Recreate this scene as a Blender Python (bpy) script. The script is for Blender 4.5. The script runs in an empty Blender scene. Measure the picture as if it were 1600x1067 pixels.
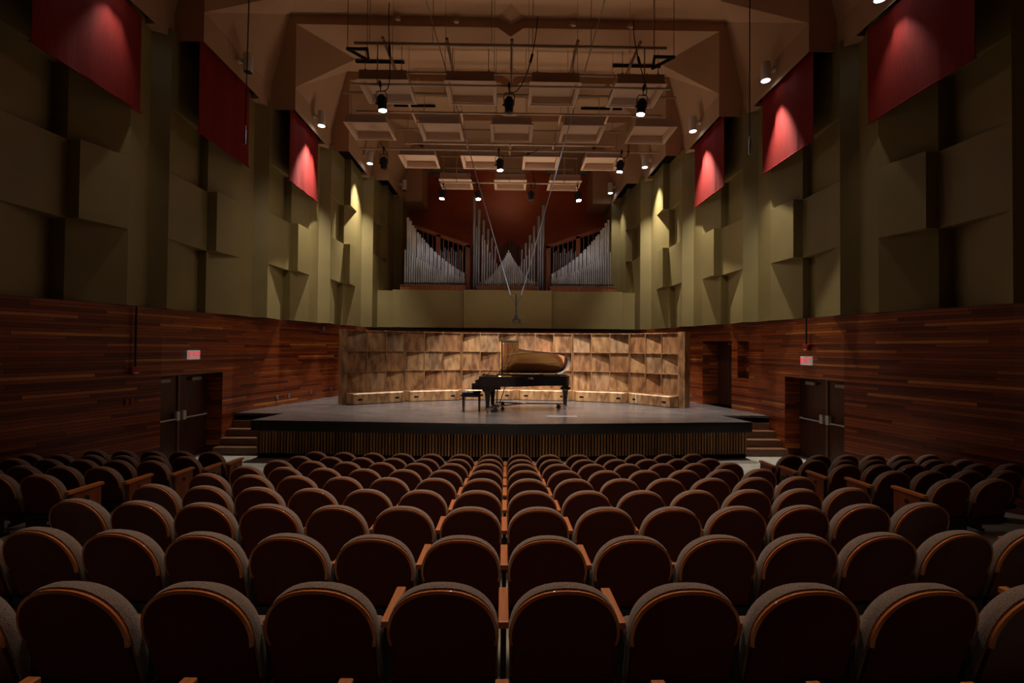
import bpy, bmesh, math, random
from mathutils import Vector, Matrix, Euler
random.seed(7)
scn = bpy.context.scene
R = math.radians
# ------------------------------------------------------------ camera, world, light level
CZ = 2.81
cam_d = bpy.data.cameras.new('camera'); cam = bpy.data.objects.new('camera', cam_d)
scn.collection.objects.link(cam); scn.camera = cam
cam_d.sensor_width = 36; cam_d.lens = 16.0; cam_d.clip_start = 0.05; cam_d.clip_end = 200
cam.matrix_world = Matrix.Translation((0, 0, CZ)) @ (Matrix.Rotation(R(-0.72), 4, 'Z') @ Matrix.Rotation(R(90 + 0.85), 4, 'X') @ Matrix.Rotation(R(0.5), 4, 'Z'))
w = bpy.data.worlds.new('world'); scn.world = w; w.use_nodes = True
w.node_tree.nodes['Background'].inputs[0].default_value = (0.012, 0.010, 0.009, 1)
w.node_tree.nodes['Background'].inputs[1].default_value = 0.3
scn.view_settings.view_transform = 'Standard'; scn.view_settings.look = 'None'
scn.view_settings.gamma = 1; scn.view_settings.use_curve_mapping = False
scn.view_settings.exposure = 0.6
try:
    scn.cycles.use_denoising = True
    scn.cycles.max_bounces = 6
    scn.cycles.sample_clamp_indirect = 4
except Exception: pass
COL = scn.collection

def lamp_spot(name, loc, target, energy, size_deg, blend=0.3, color=(1, 1, 1), radius=0.05):
    l = bpy.data.lights.new(name, 'SPOT'); l.energy = energy; l.spot_size = R(size_deg); l.spot_blend = blend
    l.color = color; l.shadow_soft_size = radius
    o = bpy.data.objects.new(name, l); COL.objects.link(o); o.location = loc
    o.rotation_euler = (Vector(target) - Vector(loc)).to_track_quat('-Z', 'Y').to_euler()
    return o
def lamp_area(name, loc, target, energy, sx, sy, color=(1, 1, 1), spread=180):
    l = bpy.data.lights.new(name, 'AREA'); l.energy = energy; l.shape = 'RECTANGLE'; l.size = sx; l.size_y = sy
    l.color = color; l.spread = R(spread)
    o = bpy.data.objects.new(name, l); COL.objects.link(o); o.location = loc
    o.rotation_euler = (Vector(target) - Vector(loc)).to_track_quat('-Z', 'Y').to_euler()
    return o
WARM = (1.0, 0.80, 0.60)
# added fill lights without fixtures: stalls, organ chamber, organ pipes and side walls
lamp_area('added_stalls_fill', (0, 5.6, 10.0), (0, 5.4, 0), 74, 5, 5, WARM, 62)
lamp_spot('added_chamber_fill', (.05, 20.4, 11.0), (.05, 23.4, 10.9), 22, 80, 1.0, (1, .75, .5), .3)
lamp_spot('added_organ_fill_left', (-1.2, 16.5, 8.6), (-3.2, 19.9, 6.3), 50, 34, 1.0, (.85, .92, 1), .1)
lamp_spot('added_organ_fill_right', (1.3, 16.5, 8.6), (3.3, 19.9, 6.3), 50, 34, 1.0, (.85, .92, 1), .1)
lamp_spot('added_wall_fill_left', (-3.4, 10.4, 8.7), (-6.6, 14.6, 3.9), 150, 70, 1.0, (1, .88, .7), .2)
lamp_spot('added_wall_fill_right', (3.5, 10.4, 8.7), (6.6, 14.6, 3.9), 150, 70, 1.0, (1, .88, .7), .2)
# added unseen fills facing up, on the floor before the stage and behind shell
lamp_area('added_floor_fill', (0, 10.2, .2), (0, 11.0, 9), 13, 5, .5, WARM, 110)
lamp_area('added_shell_fill', (0, 17.9, 1.3), (0, 15.2, 9), 70, 6, .5, WARM, 100)

# ------------------------------------------------------------ materials
def mat(name, color, rough=0.6, metal=0.0, spec=0.5, emit=None, es=0.0, sheen=0.0, coat=0.0):
    m = bpy.data.materials.new(name); m.use_nodes = True
    b = m.node_tree.nodes['Principled BSDF']
    b.inputs['Base Color'].default_value = (*color, 1); b.inputs['Roughness'].default_value = rough
    b.inputs['Metallic'].default_value = metal; b.inputs['Specular IOR Level'].default_value = spec
    if emit: b.inputs['Emission Color'].default_value = (*emit, 1); b.inputs['Emission Strength'].default_value = es
    if sheen: b.inputs['Sheen Weight'].default_value = sheen
    if coat: b.inputs['Coat Weight'].default_value = coat; b.inputs['Coat Roughness'].default_value = .08
    return m
def noise_col(m, c1, c2, scale=(5, 5, 5), detail=6, lo=.35, hi=.65, bump=0.0, coord='Object', dist=0.0, seed=0.0):
    nt = m.node_tree; N = nt.nodes; L = nt.links; b = N['Principled BSDF']
    tc = N.new('ShaderNodeTexCoord'); mp = N.new('ShaderNodeMapping'); mp.inputs['Scale'].default_value = scale
    mp.inputs['Location'].default_value = (seed, seed, seed)
    nz = N.new('ShaderNodeTexNoise'); nz.inputs['Scale'].default_value = 1; nz.inputs['Detail'].default_value = detail
    nz.inputs['Distortion'].default_value = dist
    cr = N.new('ShaderNodeValToRGB'); e = cr.color_ramp.elements
    e[0].position = lo; e[0].color = (*c1, 1); e[1].position = hi; e[1].color = (*c2, 1)
    L.new(tc.outputs[coord], mp.inputs[0]); L.new(mp.outputs[0], nz.inputs['Vector'])
    L.new(nz.outputs['Fac'], cr.inputs[0]); L.new(cr.outputs[0], b.inputs['Base Color'])
    if bump:
        bp = N.new('ShaderNodeBump'); bp.inputs['Strength'].default_value = bump; bp.inputs['Distance'].default_value = .01
        L.new(nz.outputs['Fac'], bp.inputs['Height']); L.new(bp.outputs[0], b.inputs['Normal'])
    return m
M = {}
M['green'] = noise_col(mat('olive_wall_paint', (.3, .25, .14), .55), (.235, .175, .060), (.28, .21, .076), (.8, .8, .8), 3)
M['ceil'] = noise_col(mat('ceiling_plaster', (.5, .38, .28), .8), (.43, .255, .145), (.47, .28, .16), (.7, .7, .7), 3)
M['tray'] = mat('reflector_cream_paint', (.60, .40, .27), .6)
M['pipe_paint'] = mat('cream_pipe_paint', (.50, .34, .22), .45)
M['black'] = mat('black_matte', (.008, .008, .009), .6)
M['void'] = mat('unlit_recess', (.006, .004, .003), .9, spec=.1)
M['blackgloss'] = mat('black_lacquer', (.006, .006, .007), .12, coat=.6)
M['lid'] = mat('mirror_boosted_lacquer', (.42, .38, .35), .06, metal=.9)  # grey metallic base puts stronger reflections into the black lacquer
M['steel'] = mat('brushed_steel', (.55, .55, .55), .3, 1.0)
M['chrome'] = mat('chrome', (.7, .7, .72), .15, 1.0)
M['gold'] = mat('gold_painted_plate', (.80, .52, .18), .35, .5)
M['bronze'] = mat('bronze_plate', (.50, .20, .06), .4, .3)
M['sound'] = noise_col(mat('spruce_soundboard', (.55, .22, .06), .3), (.42, .13, .03), (.6, .25, .07), (2, 30, 2))
M['felt'] = mat('red_felt', (.5, .03, .02), .9)
M['banner'] = noise_col(mat('red_banner_cloth', (.42, .012, .008), .8, spec=.2), (.17, .009, .006), (.22, .013, .009), (40, 40, 3), 4)
M['tin'] = noise_col(mat('tin_organ_metal', (.5, .5, .52), .38, .85), (.55, .55, .58), (.80, .82, .86), (6, 6, 1.5), 4)
M['tin_dark'] = mat('zinc_organ_metal', (.45, .46, .48), .4, .8)
M['rim'] = mat('orange_wood_edge', (.58, .17, .036), .25, coat=.5)
M['armwood'] = noise_col(mat('orange_brown_arm_wood', (.40, .12, .03), .38), (.44, .125, .03), (.58, .19, .052), (60, 3, 60), 3)
M['endwood'] = noise_col(mat('red_brown_end_panel_wood', (.22, .045, .015), .4), (.17, .035, .012), (.24, .055, .018), (30, 30, 3), 3)
M['shell'] = mat('dark_maroon_seat_back', (.085, .006, .004), .5, spec=.18)
M['fabric'] = noise_col(mat('brown_woven_fabric', (.14, .095, .08), .9, sheen=.3), (.14, .088, .068), (.31, .21, .17), (260, 260, 260), 1, .42, .58, bump=.5)
M['casewood'] = noise_col(mat('red_oak_case', (.28, .085, .03), .45), (.20, .055, .018), (.32, .10, .035), (25, 25, 2), 4)
M['white'] = mat('white_enamel', (.72, .70, .66), .35)
M['lens_on'] = mat('lit_lamp_lens', (1, 1, 1), .3, emit=(.86, .93, 1.0), es=60)
M['lens_soft'] = mat('lit_downlight_lens', (1, 1, 1), .3, emit=(.80, .92, 1.0), es=6)
M['signwhite'] = mat('exit_sign_face', (.5, .45, .42), .5, emit=(.75, .55, .5), es=.16)
M['signred'] = mat('exit_sign_red_letters', (.8, .02, .02), .5, emit=(1, .03, .05), es=.45)
M['red'] = mat('red_plastic', (.35, .02, .015), .4)
M['greyplate'] = mat('grey_plate', (.30, .28, .26), .4, .3)
M['concrete'] = noise_col(mat('beige_aisle_floor', (.32, .28, .22), .6), (.27, .235, .18), (.36, .31, .25), (3, 3, 3))
M['carpet'] = noise_col(mat('grey_beige_floor', (.22, .19, .15), .8), (.18, .155, .12), (.24, .21, .165), (4, 4, 4))
M['brown'] = noise_col(mat('brown_step_wood', (.16, .07, .03), .4), (.12, .05, .02), (.2, .09, .045), (4, 30, 30))
M['brass'] = mat('brass_hinge', (.8, .5, .15), .3, 1.0)
M['wire'] = mat('bright_wire', (.75, .78, .85), .35, .9)
M['barmetal'] = mat('satin_bar_metal', (.62, .60, .57), .35, .2)
M['orange'] = mat('orange_seat_letter', (.8, .35, .05), .4)
M['doorwood'] = noise_col(mat('dark_stained_door', (.06, .018, .010), .4), (.05, .014, .008), (.08, .024, .012), (20, 20, 1.5), 4)

def planks_mat(name, c1, c2, c3, plank=.0875, length=1.6, gloss=.35):
    """horizontal boards: UV u = metres along the wall, v = metres up"""
    m = bpy.data.materials.new(name); m.use_nodes = True
    nt = m.node_tree; N = nt.nodes; L = nt.links; b = N['Principled BSDF']
    b.inputs['Roughness'].default_value = gloss
    uv0 = N.new('ShaderNodeUVMap'); uv0.uv_map = 'UVMap'
    sp = N.new('ShaderNodeSeparateXYZ'); L.new(uv0.outputs[0], sp.inputs[0])
    dv = N.new('ShaderNodeMath'); dv.operation = 'DIVIDE'; dv.inputs[1].default_value = plank; L.new(sp.outputs[1], dv.inputs[0])
    fr_ = N.new('ShaderNodeMath'); fr_.operation = 'FLOOR'; L.new(dv.outputs[0], fr_.inputs[0])
    wn = N.new('ShaderNodeTexWhiteNoise'); wn.noise_dimensions = '1D'; L.new(fr_.outputs[0], wn.inputs['W'])
    ma = N.new('ShaderNodeMath'); ma.operation = 'MULTIPLY_ADD'; ma.inputs[1].default_value = length*9; L.new(wn.outputs['Value'], ma.inputs[0]); L.new(sp.outputs[0], ma.inputs[2])
    uv = N.new('ShaderNodeCombineXYZ'); L.new(ma.outputs[0], uv.inputs[0]); L.new(sp.outputs[1], uv.inputs[1])
    br = N.new('ShaderNodeTexBrick'); br.offset = 0; br.offset_frequency = 2; br.squash = 1.0
    br.inputs['Scale'].default_value = 1; br.inputs['Brick Width'].default_value = length; br.inputs['Row Height'].default_value = plank
    br.inputs['Mortar Size'].default_value = .0045; br.inputs['Mortar Smooth'].default_value = .2; br.inputs['Bias'].default_value = 0
    br.inputs['Color1'].default_value = (0, 0, 0, 1); br.inputs['Color2'].default_value = (1, 1, 1, 1); br.inputs['Mortar'].default_value = (.5, .5, .5, 1)
    cr = N.new('ShaderNodeValToRGB'); e = cr.color_ramp.elements
    e[0].position = 0; e[0].color = (*c1, 1); e[1].position = 1; e[1].color = (*c3, 1)
    x = e.new(.55); x.color = (*c2, 1)
    x = e.new(.88); x.color = (c2[0]*1.25, c2[1]*1.3, c2[2]*1.3, 1)
    mp = N.new('ShaderNodeMapping'); mp.inputs['Scale'].default_value = (1.5, 45, 1)
    nz = N.new('ShaderNodeTexNoise'); nz.inputs['Scale'].default_value = 1; nz.inputs['Detail'].default_value = 5
    mul = N.new('ShaderNodeMixRGB'); mul.blend_type = 'MULTIPLY'; mul.inputs[0].default_value = .75
    rr = N.new('ShaderNodeValToRGB'); q = rr.color_ramp.elements
    q[0].position = .3; q[0].color = (.45, .40, .38, 1); q[1].position = .7; q[1].color = (1.25, 1.2, 1.15, 1)
    mix = N.new('ShaderNodeMixRGB'); mix.inputs[2].default_value = (.008, .002, .001, 1)
    L.new(uv.outputs[0], br.inputs['Vector']); L.new(uv.outputs[0], mp.inputs[0]); L.new(mp.outputs[0], nz.inputs['Vector'])
    L.new(br.outputs['Color'], cr.inputs[0]); L.new(nz.outputs['Fac'], rr.inputs[0])
    L.new(cr.outputs[0], mul.inputs[1]); L.new(rr.outputs[0], mul.inputs[2])
    L.new(mul.outputs[0], mix.inputs[1]); L.new(br.outputs['Fac'], mix.inputs[0]); L.new(mix.outputs[0], b.inputs['Base Color'])
    bp = N.new('ShaderNodeBump'); bp.inputs['Strength'].default_value = .5; bp.inputs['Distance'].default_value = .006; bp.invert = True
    L.new(br.outputs['Fac'], bp.inputs['Height']); L.new(bp.outputs[0], b.inputs['Normal'])
    return m
M['planks'] = planks_mat('red_brown_wood_planks', (.11, .016, .005), (.30, .062, .012), (.66, .25, .055), plank=.066, length=1.9)
def ply_mat(k):
    m = mat('birch_plywood_%d' % k, (.5, .3, .14), .45)
    base = [((.20, .088, .034), (.50, .27, .115)), ((.15, .062, .024), (.42, .21, .085)), ((.20, .10, .045), (.45, .26, .13)), ((.16, .065, .026), (.40, .18, .07))][k]
    noise_col(m, base[0], base[1], (6, 6, 2.2), 10, .36, .62, dist=.25, seed=k*7.3)
    return m
PLY = [ply_mat(k) for k in range(4)]
def stage_mat():
    m = mat('worn_black_stage_floor', (.05, .046, .048), .25)
    nt = m.node_tree; N = nt.nodes; L = nt.links; b = N['Principled BSDF']
    noise_col(m, (.060, .049, .045), (.120, .098, .092), (1.2, 3, 1), 8, .3, .7)
    n2 = N.new('ShaderNodeTexNoise'); n2.inputs['Scale'].default_value = 3; n2.inputs['Detail'].default_value = 8
    mr = N.new('ShaderNodeMapRange'); mr.inputs['To Min'].default_value = .13; mr.inputs['To Max'].default_value = .38
    L.new(n2.outputs['Fac'], mr.inputs[0]); L.new(mr.outputs[0], b.inputs['Roughness'])
    return m
M['stage'] = stage_mat()
M['stage_edge'] = mat('black_stage_edge', (.016, .015, .016), .32)
def slat_mat():
    m = mat('stained_slats', (.2, .09, .03), .5)
    noise_col(m, (.20, .07, .02), (.50, .24, .075), (9, .3, .25), 3, .35, .65)
    return m
M['slat'] = slat_mat()

# ------------------------------------------------------------ mesh building helpers
class MB:
    def __init__(s): s.v = []; s.f = []; s.uv = {}; s.mi = []; s.cur = 0
    def face(s, pts, uvs=None):
        i = len(s.v); s.v += [tuple(p) for p in pts]; s.f.append(tuple(range(i, i+len(pts)))); s.mi.append(s.cur)
        if uvs: s.uv[len(s.f)-1] = uvs
    def add(s, vs, fs):
        i = len(s.v); s.v += [tuple(p) for p in vs]
        for f in fs: s.f.append(tuple(i+k for k in f)); s.mi.append(s.cur)
    def box(s, c, size, m=None):
        x, y, z = (q/2 for q in size)
        vs = [Vector((a*x, b*y, d*z)) for a in (-1, 1) for b in (-1, 1) for d in (-1, 1)]
        if m is not None: vs = [m @ v for v in vs]
        vs = [v + Vector(c) for v in vs]
        s.add(vs, [(0, 1, 3, 2), (4, 6, 7, 5), (0, 4, 5, 1), (2, 3, 7, 6), (0, 2, 6, 4), (1, 5, 7, 3)])
    def bx(s, x0, x1, y0, y1, z0, z1): s.box(((x0+x1)/2, (y0+y1)/2, (z0+z1)/2), (abs(x1-x0), abs(y1-y0), abs(z1-z0)))
    def tube(s, p, q, r, r2=None, n=8, caps=True):
        p = Vector(p); q = Vector(q); r2 = r if r2 is None else r2
        d = (q-p).normalized(); a = d.orthogonal().normalized(); b = d.cross(a)
        vs = []
        for k in range(n):
            t = 2*math.pi*k/n; o = a*math.cos(t)+b*math.sin(t)
            vs += [p+o*r, q+o*r2]
        fs = [(2*k, 2*((k+1) % n), 2*((k+1) % n)+1, 2*k+1) for k in range(n)]
        if caps: fs += [tuple(2*k for k in range(n))[::-1], tuple(2*k+1 for k in range(n))]
        s.add(vs, fs)
    def path(s, pts, r, n=6):
        for a, b in zip(pts[:-1], pts[1:]): s.tube(a, b, r, n=n)
    def lathe(s, prof, c=(0, 0, 0), n=16, m=None):
        vs = []
        for r, z in prof:
            for k in range(n):
                t = 2*math.pi*k/n; vs.append(Vector((r*math.cos(t), r*math.sin(t), z)))
        if m is not None: vs = [m @ v for v in vs]
        vs = [v+Vector(c) for v in vs]
        fs = []
        for i in range(len(prof)-1):
            for k in range(n):
                k2 = (k+1) % n; fs.append((i*n+k, i*n+k2, (i+1)*n+k2, (i+1)*n+k))
        fs.append(tuple(range(n))[::-1]); fs.append(tuple((len(prof)-1)*n+k for k in range(n)))
        s.add(vs, fs)
    def loft(s, rings, cap=True):
        n = len(rings[0]); vs = [p for r in rings for p in r]; fs = []
        for i in range(len(rings)-1):
            for k in range(n):
                k2 = (k+1) % n; fs.append((i*n+k, i*n+k2, (i+1)*n+k2, (i+1)*n+k))
        if cap: fs.append(tuple(range(n))[::-1]); fs.append(tuple((len(rings)-1)*n+k for k in range(n)))
        s.add(vs, fs)
    def prism(s, poly, z0, z1):
        s.loft([[(x, y, z0) for x, y in poly], [(x, y, z1) for x, y in poly]])
    def build(s, name, m, parent=None, smooth=False, bevel=0.0, seg=2):
        me = bpy.data.meshes.new(name); me.from_pydata(s.v, [], s.f)
        ms = m if isinstance(m, (list, tuple)) else [m]
        for q in ms: me.materials.append(q)
        if len(ms) > 1:
            for p, k in zip(me.polygons, s.mi): p.material_index = k
        if s.uv:
            ul = me.uv_layers.new(name='UVMap')
            for fi, us in s.uv.items():
                for li, u in zip(me.polygons[fi].loop_indices, us): ul.data[li].uv = u
        if smooth:
            for p in me.polygons: p.use_smooth = True
        me.update()
        o = bpy.data.objects.new(name, me); COL.objects.link(o)
        if smooth:
            try: me.set_sharp_from_angle(angle=R(38))
            except Exception: pass
        if bevel:
            b = o.modifiers.new('bevel', 'BEVEL'); b.width = bevel; b.segments = seg; b.limit_method = 'ANGLE'; b.angle_limit = R(40)
        if parent is not None: o.parent = parent
        return o
def tag(o, label=None, cat=None, group=None, kind=None):
    if label: o['label'] = label
    if cat: o['category'] = cat
    if group: o['group'] = group
    if kind: o['kind'] = kind
    return o
def empty(name, loc, rz=0.0, label=None, cat=None, group=None, kind=None):
    o = bpy.data.objects.new(name, None); COL.objects.link(o); o.location = loc; o.rotation_euler = (0, 0, rz); o.empty_display_size = .1
    return tag(o, label, cat, group, kind)
def copy_tree(o, parent=None):
    c = o.copy(); COL.objects.link(c)
    if parent is not None:
        c.parent = parent
    for ch in list(o.children): copy_tree(ch, c)
    return c
def text_obj(name, txt, size, m, parent, loc, rot, depth=.004):
    cu = bpy.data.curves.new(name, 'FONT'); cu.body = txt; cu.size = size; cu.extrude = depth; cu.align_x = 'CENTER'; cu.align_y = 'CENTER'
    tmp = bpy.data.objects.new(name+'_c', cu); COL.objects.link(tmp)
    dg = bpy.context.evaluated_depsgraph_get(); dg.update()
    me = bpy.data.meshes.new_from_object(tmp.evaluated_get(dg)); bpy.data.objects.remove(tmp)
    me.materials.clear(); me.materials.append(m)
    o = bpy.data.objects.new(name, me); COL.objects.link(o); o.parent = parent; o.location = loc; o.rotation_euler = rot
    return o
F = 711.0
def px(x, y, d):   # a photo point at depth d -> world
    return Vector(((x-791)/F*d, d, CZ + (544-(y-.009*(x-791)))/F*d))

# ------------------------------------------------------------ room: plan of the side walls (half, mirrored)
P0 = [(10.4, -3.7), (10.0, -.9), (9.55, 1.9), (9.0, 4.7), (8.48, 7.5), (7.63, 10.3), (6.96, 13.3), (6.24, 16.1), (5.57, 18.9), (4.98, 21.6)]
XF = [9.9, 9.45, 8.95, 8.35, 7.7, 7.03, 6.32, 5.70, 5.02]      # inner edge of the ceiling slot / fascia of each bay
BAYS = {4: [(.996, .44), (.963, .43), (.9346, .425), (.827, .71), (.785, .94)],
        5: [(.6751, .44), (.6568, .43), (.6357, .425), (.585, .71), (.557, .93)],
        6: [(.4887, .44), (.474, .43), (.458, .425), (.4326, .71), (.4135, .93)],
        7: [(.370, .44), (.3586, .43), (.3446, .425), (.3312, .71), (.3193, .93)],
        8: [(.2862, .44), (.2766, .43), (.2644, .425), (.262, .60), (.249, .95)]}
ZW = CZ + .826      # foot of the olive wall / top of the planks
Z1, Z2, Z3, ZC = CZ+2.40, CZ+3.90, CZ+5.38, CZ+7.0
def bay_pts(i):
    a = Vector(P0[i]); b = Vector(P0[i+1]); L = b.y-a.y
    if i in BAYS:
        pts = []
        for r, t in BAYS[i]:
            d = a.y + t*L; pts.append(Vector((r*d, d)))
    else:
        base = a.lerp(b, .44); off = .28
        P1 = a.lerp(b, .44)+Vector((.36, 0)); P2 = a.lerp(b, .43)+Vector((.05, 0)); P4 = a.lerp(b, .425)+Vector((-.22, 0))
        P3 = a.lerp(b, .71)+Vector((-.1, 0)); PC = a.lerp(b, .94)+Vector((.3, 0)); pts = [P1, P2, P4, P3, PC]
    return [a] + pts + [b]
def side_wall(sx, name):
    mb = MB()
    def strip(pts, z0, z1):
        for p, q in zip(pts[:-1], pts[1:]):
            mb.face([(sx*p.x, p.y, z0), (sx*q.x, q.y, z0), (sx*q.x, q.y, z1), (sx*p.x, p.y, z1)])
    for i in range(len(P0)-1):
        a, P1, P2, P4, P3, PC, b = bay_pts(i)
        base = [a, P1, P2, P3]; boxp = [a, P2, P4, P3]
        segs = [(ZW, Z1, base), (Z1, Z2, boxp), (Z2, Z3, base), (Z3, ZC+.15, boxp)]
        if i == 8: segs = [(ZW, Z2, boxp[:1]+[P2, P3]), (Z2, Z3, base), (Z3, ZC+.15, boxp)]
        for z0, z1, pl in segs: strip(pl, z0, z1)
        strip([P3, PC, b], ZW, ZC+.15)
        for z in (Z1, Z2, Z3):
            if i == 8 and z == Z1: continue
            mb.face([(sx*p.x, p.y, z) for p in (a, P1, P2)])
            mb.face([(sx*p.x, p.y, z) for p in (P2, P4, P3)])
        # soffit of the olive wall over the planks
    return mb.build(name, M['green'])
WOOD = [(10.35, -3.7), (9.2, 4.0), (8.5, 7.5), (7.72, 10.3), (7.38, 13.1), (6.5, 16.7), (5.55, 19.6)]
def wx(d):
    for (x0, y0), (x1, y1) in zip(WOOD[:-1], WOOD[1:]):
        if y0 <= d <= y1: return x0+(x1-x0)*(d-y0)/(y1-y0)
    return WOOD[-1][0]
def wall_cut(mb, sx, holes):
    """plank wall from the polyline, with rectangular openings (d0, d1, z0, z1)"""
    ds = sorted(set([y for _, y in WOOD] + [h[0] for h in holes] + [h[1] for h in holes]))
    u = 0
    for d0, d1 in zip(ds[:-1], ds[1:]):
        x0, x1 = wx(d0), wx(d1); ln = math.hypot(x1-x0, d1-d0); mid = (d0+d1)/2
        spans = [(-.1, ZW)]
        for h in holes:
            if h[0] <= mid <= h[1]:
                spans = [(-.1, h[2]), (h[3], ZW)] if h[2] > 0 else [(h[3], ZW)]
        for z0, z1 in spans:
            mb.face([(sx*x0, d0, z0), (sx*x1, d1, z0), (sx*x1, d1, z1), (sx*x0, d0, z1)], [(u, z0), (u+ln, z0), (u+ln, z1), (u, z1)])
        u += ln
ST = .97            # stage height
def recess(mb, sx, d0, d1, z0, z1, depth, u0=0.0):
    """returns of an opening: near jamb, far jamb, head, sill"""
    a = Vector((sx*wx(d0), d0, 0)); b = Vector((sx*wx(d1), d1, 0)); o = Vector((sx*depth, 0, 0))
    for p in (a, b): mb.face([p+Vector((0, 0, z0)), p+o+Vector((0, 0, z0)), p+o+Vector((0, 0, z1)), p+Vector((0, 0, z1))], [(u0, z0), (u0+depth, z0), (u0+depth, z1), (u0, z1)])
    mb.face([a+Vector((0, 0, z1)), b+Vector((0, 0, z1)), b+o+Vector((0, 0, z1)), a+o+Vector((0, 0, z1))], [(0, 0), (.01, 0), (.01, .01), (0, .01)])
    if z0 > 0: mb.face([a+Vector((0, 0, z0)), b+Vector((0, 0, z0)), b+o+Vector((0, 0, z0)), a+o+Vector((0, 0, z0))], [(0, 0), (.01, 0), (.01, .01), (0, .01)])
AD = (10.30, 12.15, 0, CZ-.70)      # auditorium doors
SD = (14.25, 15.6, ST, ST+2.13)     # stage door (right)
NI = (13.55, 14.0, CZ-.86, CZ+.27)  # narrow niche (right)
for sx, nm in ((-1, 'wall_left'), (1, 'wall_right')):
    wl = side_wall(sx, nm); tag(wl, kind='structure')
    mb = MB(); holes = [AD] if sx < 0 else [AD, SD, NI]
    wall_cut(mb, sx, holes); recess(mb, sx, *AD, .42)
    if sx > 0:
        recess(mb, sx, *SD, .55); recess(mb, sx, *NI, .28)
        a = Vector((wx(NI[0])+.28, NI[0], 0)); b = Vector((wx(NI[1])+.28, NI[1], 0))
        mb.face([a+Vector((0, 0, NI[2])), b+Vector((0, 0, NI[2])), b+Vector((0, 0, NI[3])), a+Vector((0, 0, NI[3]))], [(0, 0), (.4, 0), (.4, 1.1), (0, 1.1)])
    mb.build('wood_panelling', M['planks'], wl)
    # black sheet standing in for the shadow gap between planks and olive wall
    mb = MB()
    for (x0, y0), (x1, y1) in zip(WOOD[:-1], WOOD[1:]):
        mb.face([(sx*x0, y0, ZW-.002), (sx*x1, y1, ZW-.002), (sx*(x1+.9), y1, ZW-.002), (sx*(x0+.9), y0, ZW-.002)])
    mb.build('shadow_strip', M['void'], wl)
# inner green soffit strip: closes the gap where the olive wall oversails the planks
# ------------------------------------------------------------ floor
ROWD = [1.12, 1.994, 2.797, 3.579, 4.38, 5.19, 5.98, 6.83, 7.55, 8.19]
ROWT = [1.92, 1.784, 1.665, 1.573, 1.454, 1.338, 1.222, 1.093, .986, .916]
SH = .86
for _i in range(1, 10):
    ROWT[_i] += (CZ-ROWT[_i])*.065/ROWD[_i]-.012; ROWD[_i] -= .065
fl = [(-4.0, 1.55), (.4, 1.14)] + [(d, t-SH) for d, t in zip(ROWD, ROWT)] + [(9.2, 0), (24.0, 0)]
def floor_z(d):
    for (a, za), (b, zb) in zip(fl[:-1], fl[1:]):
        if a <= d <= b: return za+(zb-za)*(d-a)/(b-a)
    return 0
mb = MB()
for (a, za), (b, zb) in zip(fl[:-1], fl[1:]): mb.face([(-11.5, a, za), (11.5, a, za), (11.5, b, zb), (-11.5, b, zb)])
tag(mb.build('floor', M['concrete']), kind='structure')
mb = MB(); mb.face([(-11.5, -3.7, 0), (11.5, -3.7, 0), (11.5, -3.7, 11), (-11.5, -3.7, 11)])
tag(mb.build('wall_back', M['green']), kind='structure')

# ------------------------------------------------------------ folded ceiling
mb = MB()
ZP, ZQ = CZ+9.58, CZ+9.87
def tri(*p):
    mb.face(p)
for i in range(len(XF)):
    d0, d1 = P0[i][1]+.17, P0[i+1][1]+.17
    x = XF[i]; L = d1-d0
    for s in (-1, 1):
        X = s*x
        K = (X, d0, ZP); Rr = (X, d0, CZ+7.68); T = (X, d1, CZ+7.68); Q = (X-s*.52, d1, ZQ); A = (X-s*1.1, d0+.70*L, CZ+9.80)
        tri((X, d0, ZC), (X, d1, ZC), T, Rr)          # fascia over the slot
        tri(K, Rr, A); tri(Rr, T, Q, A)
        # soffit strip between fascia and wall at both ends of the slot
        wa = P0[i][0]; xn = XF[i+1] if i+1 < len(XF) else 4.1
        far = P0[i+1][0]
        tri((X, d0+.80*L, ZC), (s*(x+1.3), d0+.80*L, ZC), (s*(x+1.3), d1, ZC), (X, d1, ZC))
        tri((X, d0+.80*L, ZC), (s*(x+1.3), d0+.80*L, ZC), (s*(x+1.3), d0+.80*L, ZC+.12), (X, d0+.80*L, ZC+.12))
        tri((X, d0, ZC), (s*(x-.72), d0-.02, ZC), (s*(x-.72), d0-.02, ZC), )if False else None
        # leg of the riser at the far end
        tri((X, d1, ZC), (s*xn, d1, ZC), (s*xn, d1, ZP), Q, T)
        # upper wall strip closing the slot
    Ka, Aa, Qa = (-x, d0, ZP), (-x+1.1, d0+.70*L, CZ+9.80), (-x+.52, d1, ZQ)
    Kb, Ab, Qb = (x, d0, ZP), (x-1.1, d0+.70*L, CZ+9.80), (x-.52, d1, ZQ)
    v0 = (.05, d0, ZP-.27); v1 = (.05, d1, ZQ-.24)
    b0l, b0r, b0m = (-.34, d0, ZP), (.44, d0, ZP), (.05, d0+.28, ZP+.03)
    b1l, b1r, b1m = (-.34, d1, ZQ), (.44, d1, ZQ), (.05, d1-.6, ZQ-.01)
    tri(Ka, b0l, b0m, b1m, b1l, Qa, Aa); tri(Kb, b0r, b0m, b1m, b1r, Qb, Ab)
    tri(b0l, v0, b0m); tri(v0, b0r, b0m); tri(b1l, b1m, v1); tri(v1, b1m, b1r)
    # riser strip
    xn = XF[i+1] if i+1 < len(XF) else 4.1
    if i+1 < len(XF):
        tri((-xn, d1, ZP), (-.34, d1, ZP), b1l, Qa); tri((xn, d1, ZP), (.44, d1, ZP), b1r, Qb)
        tri((-.34, d1, ZP), (.05, d1, ZP-.27), v1, b1l); tri((.44, d1, ZP), (.05, d1, ZP-.27), v1, b1r)
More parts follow.
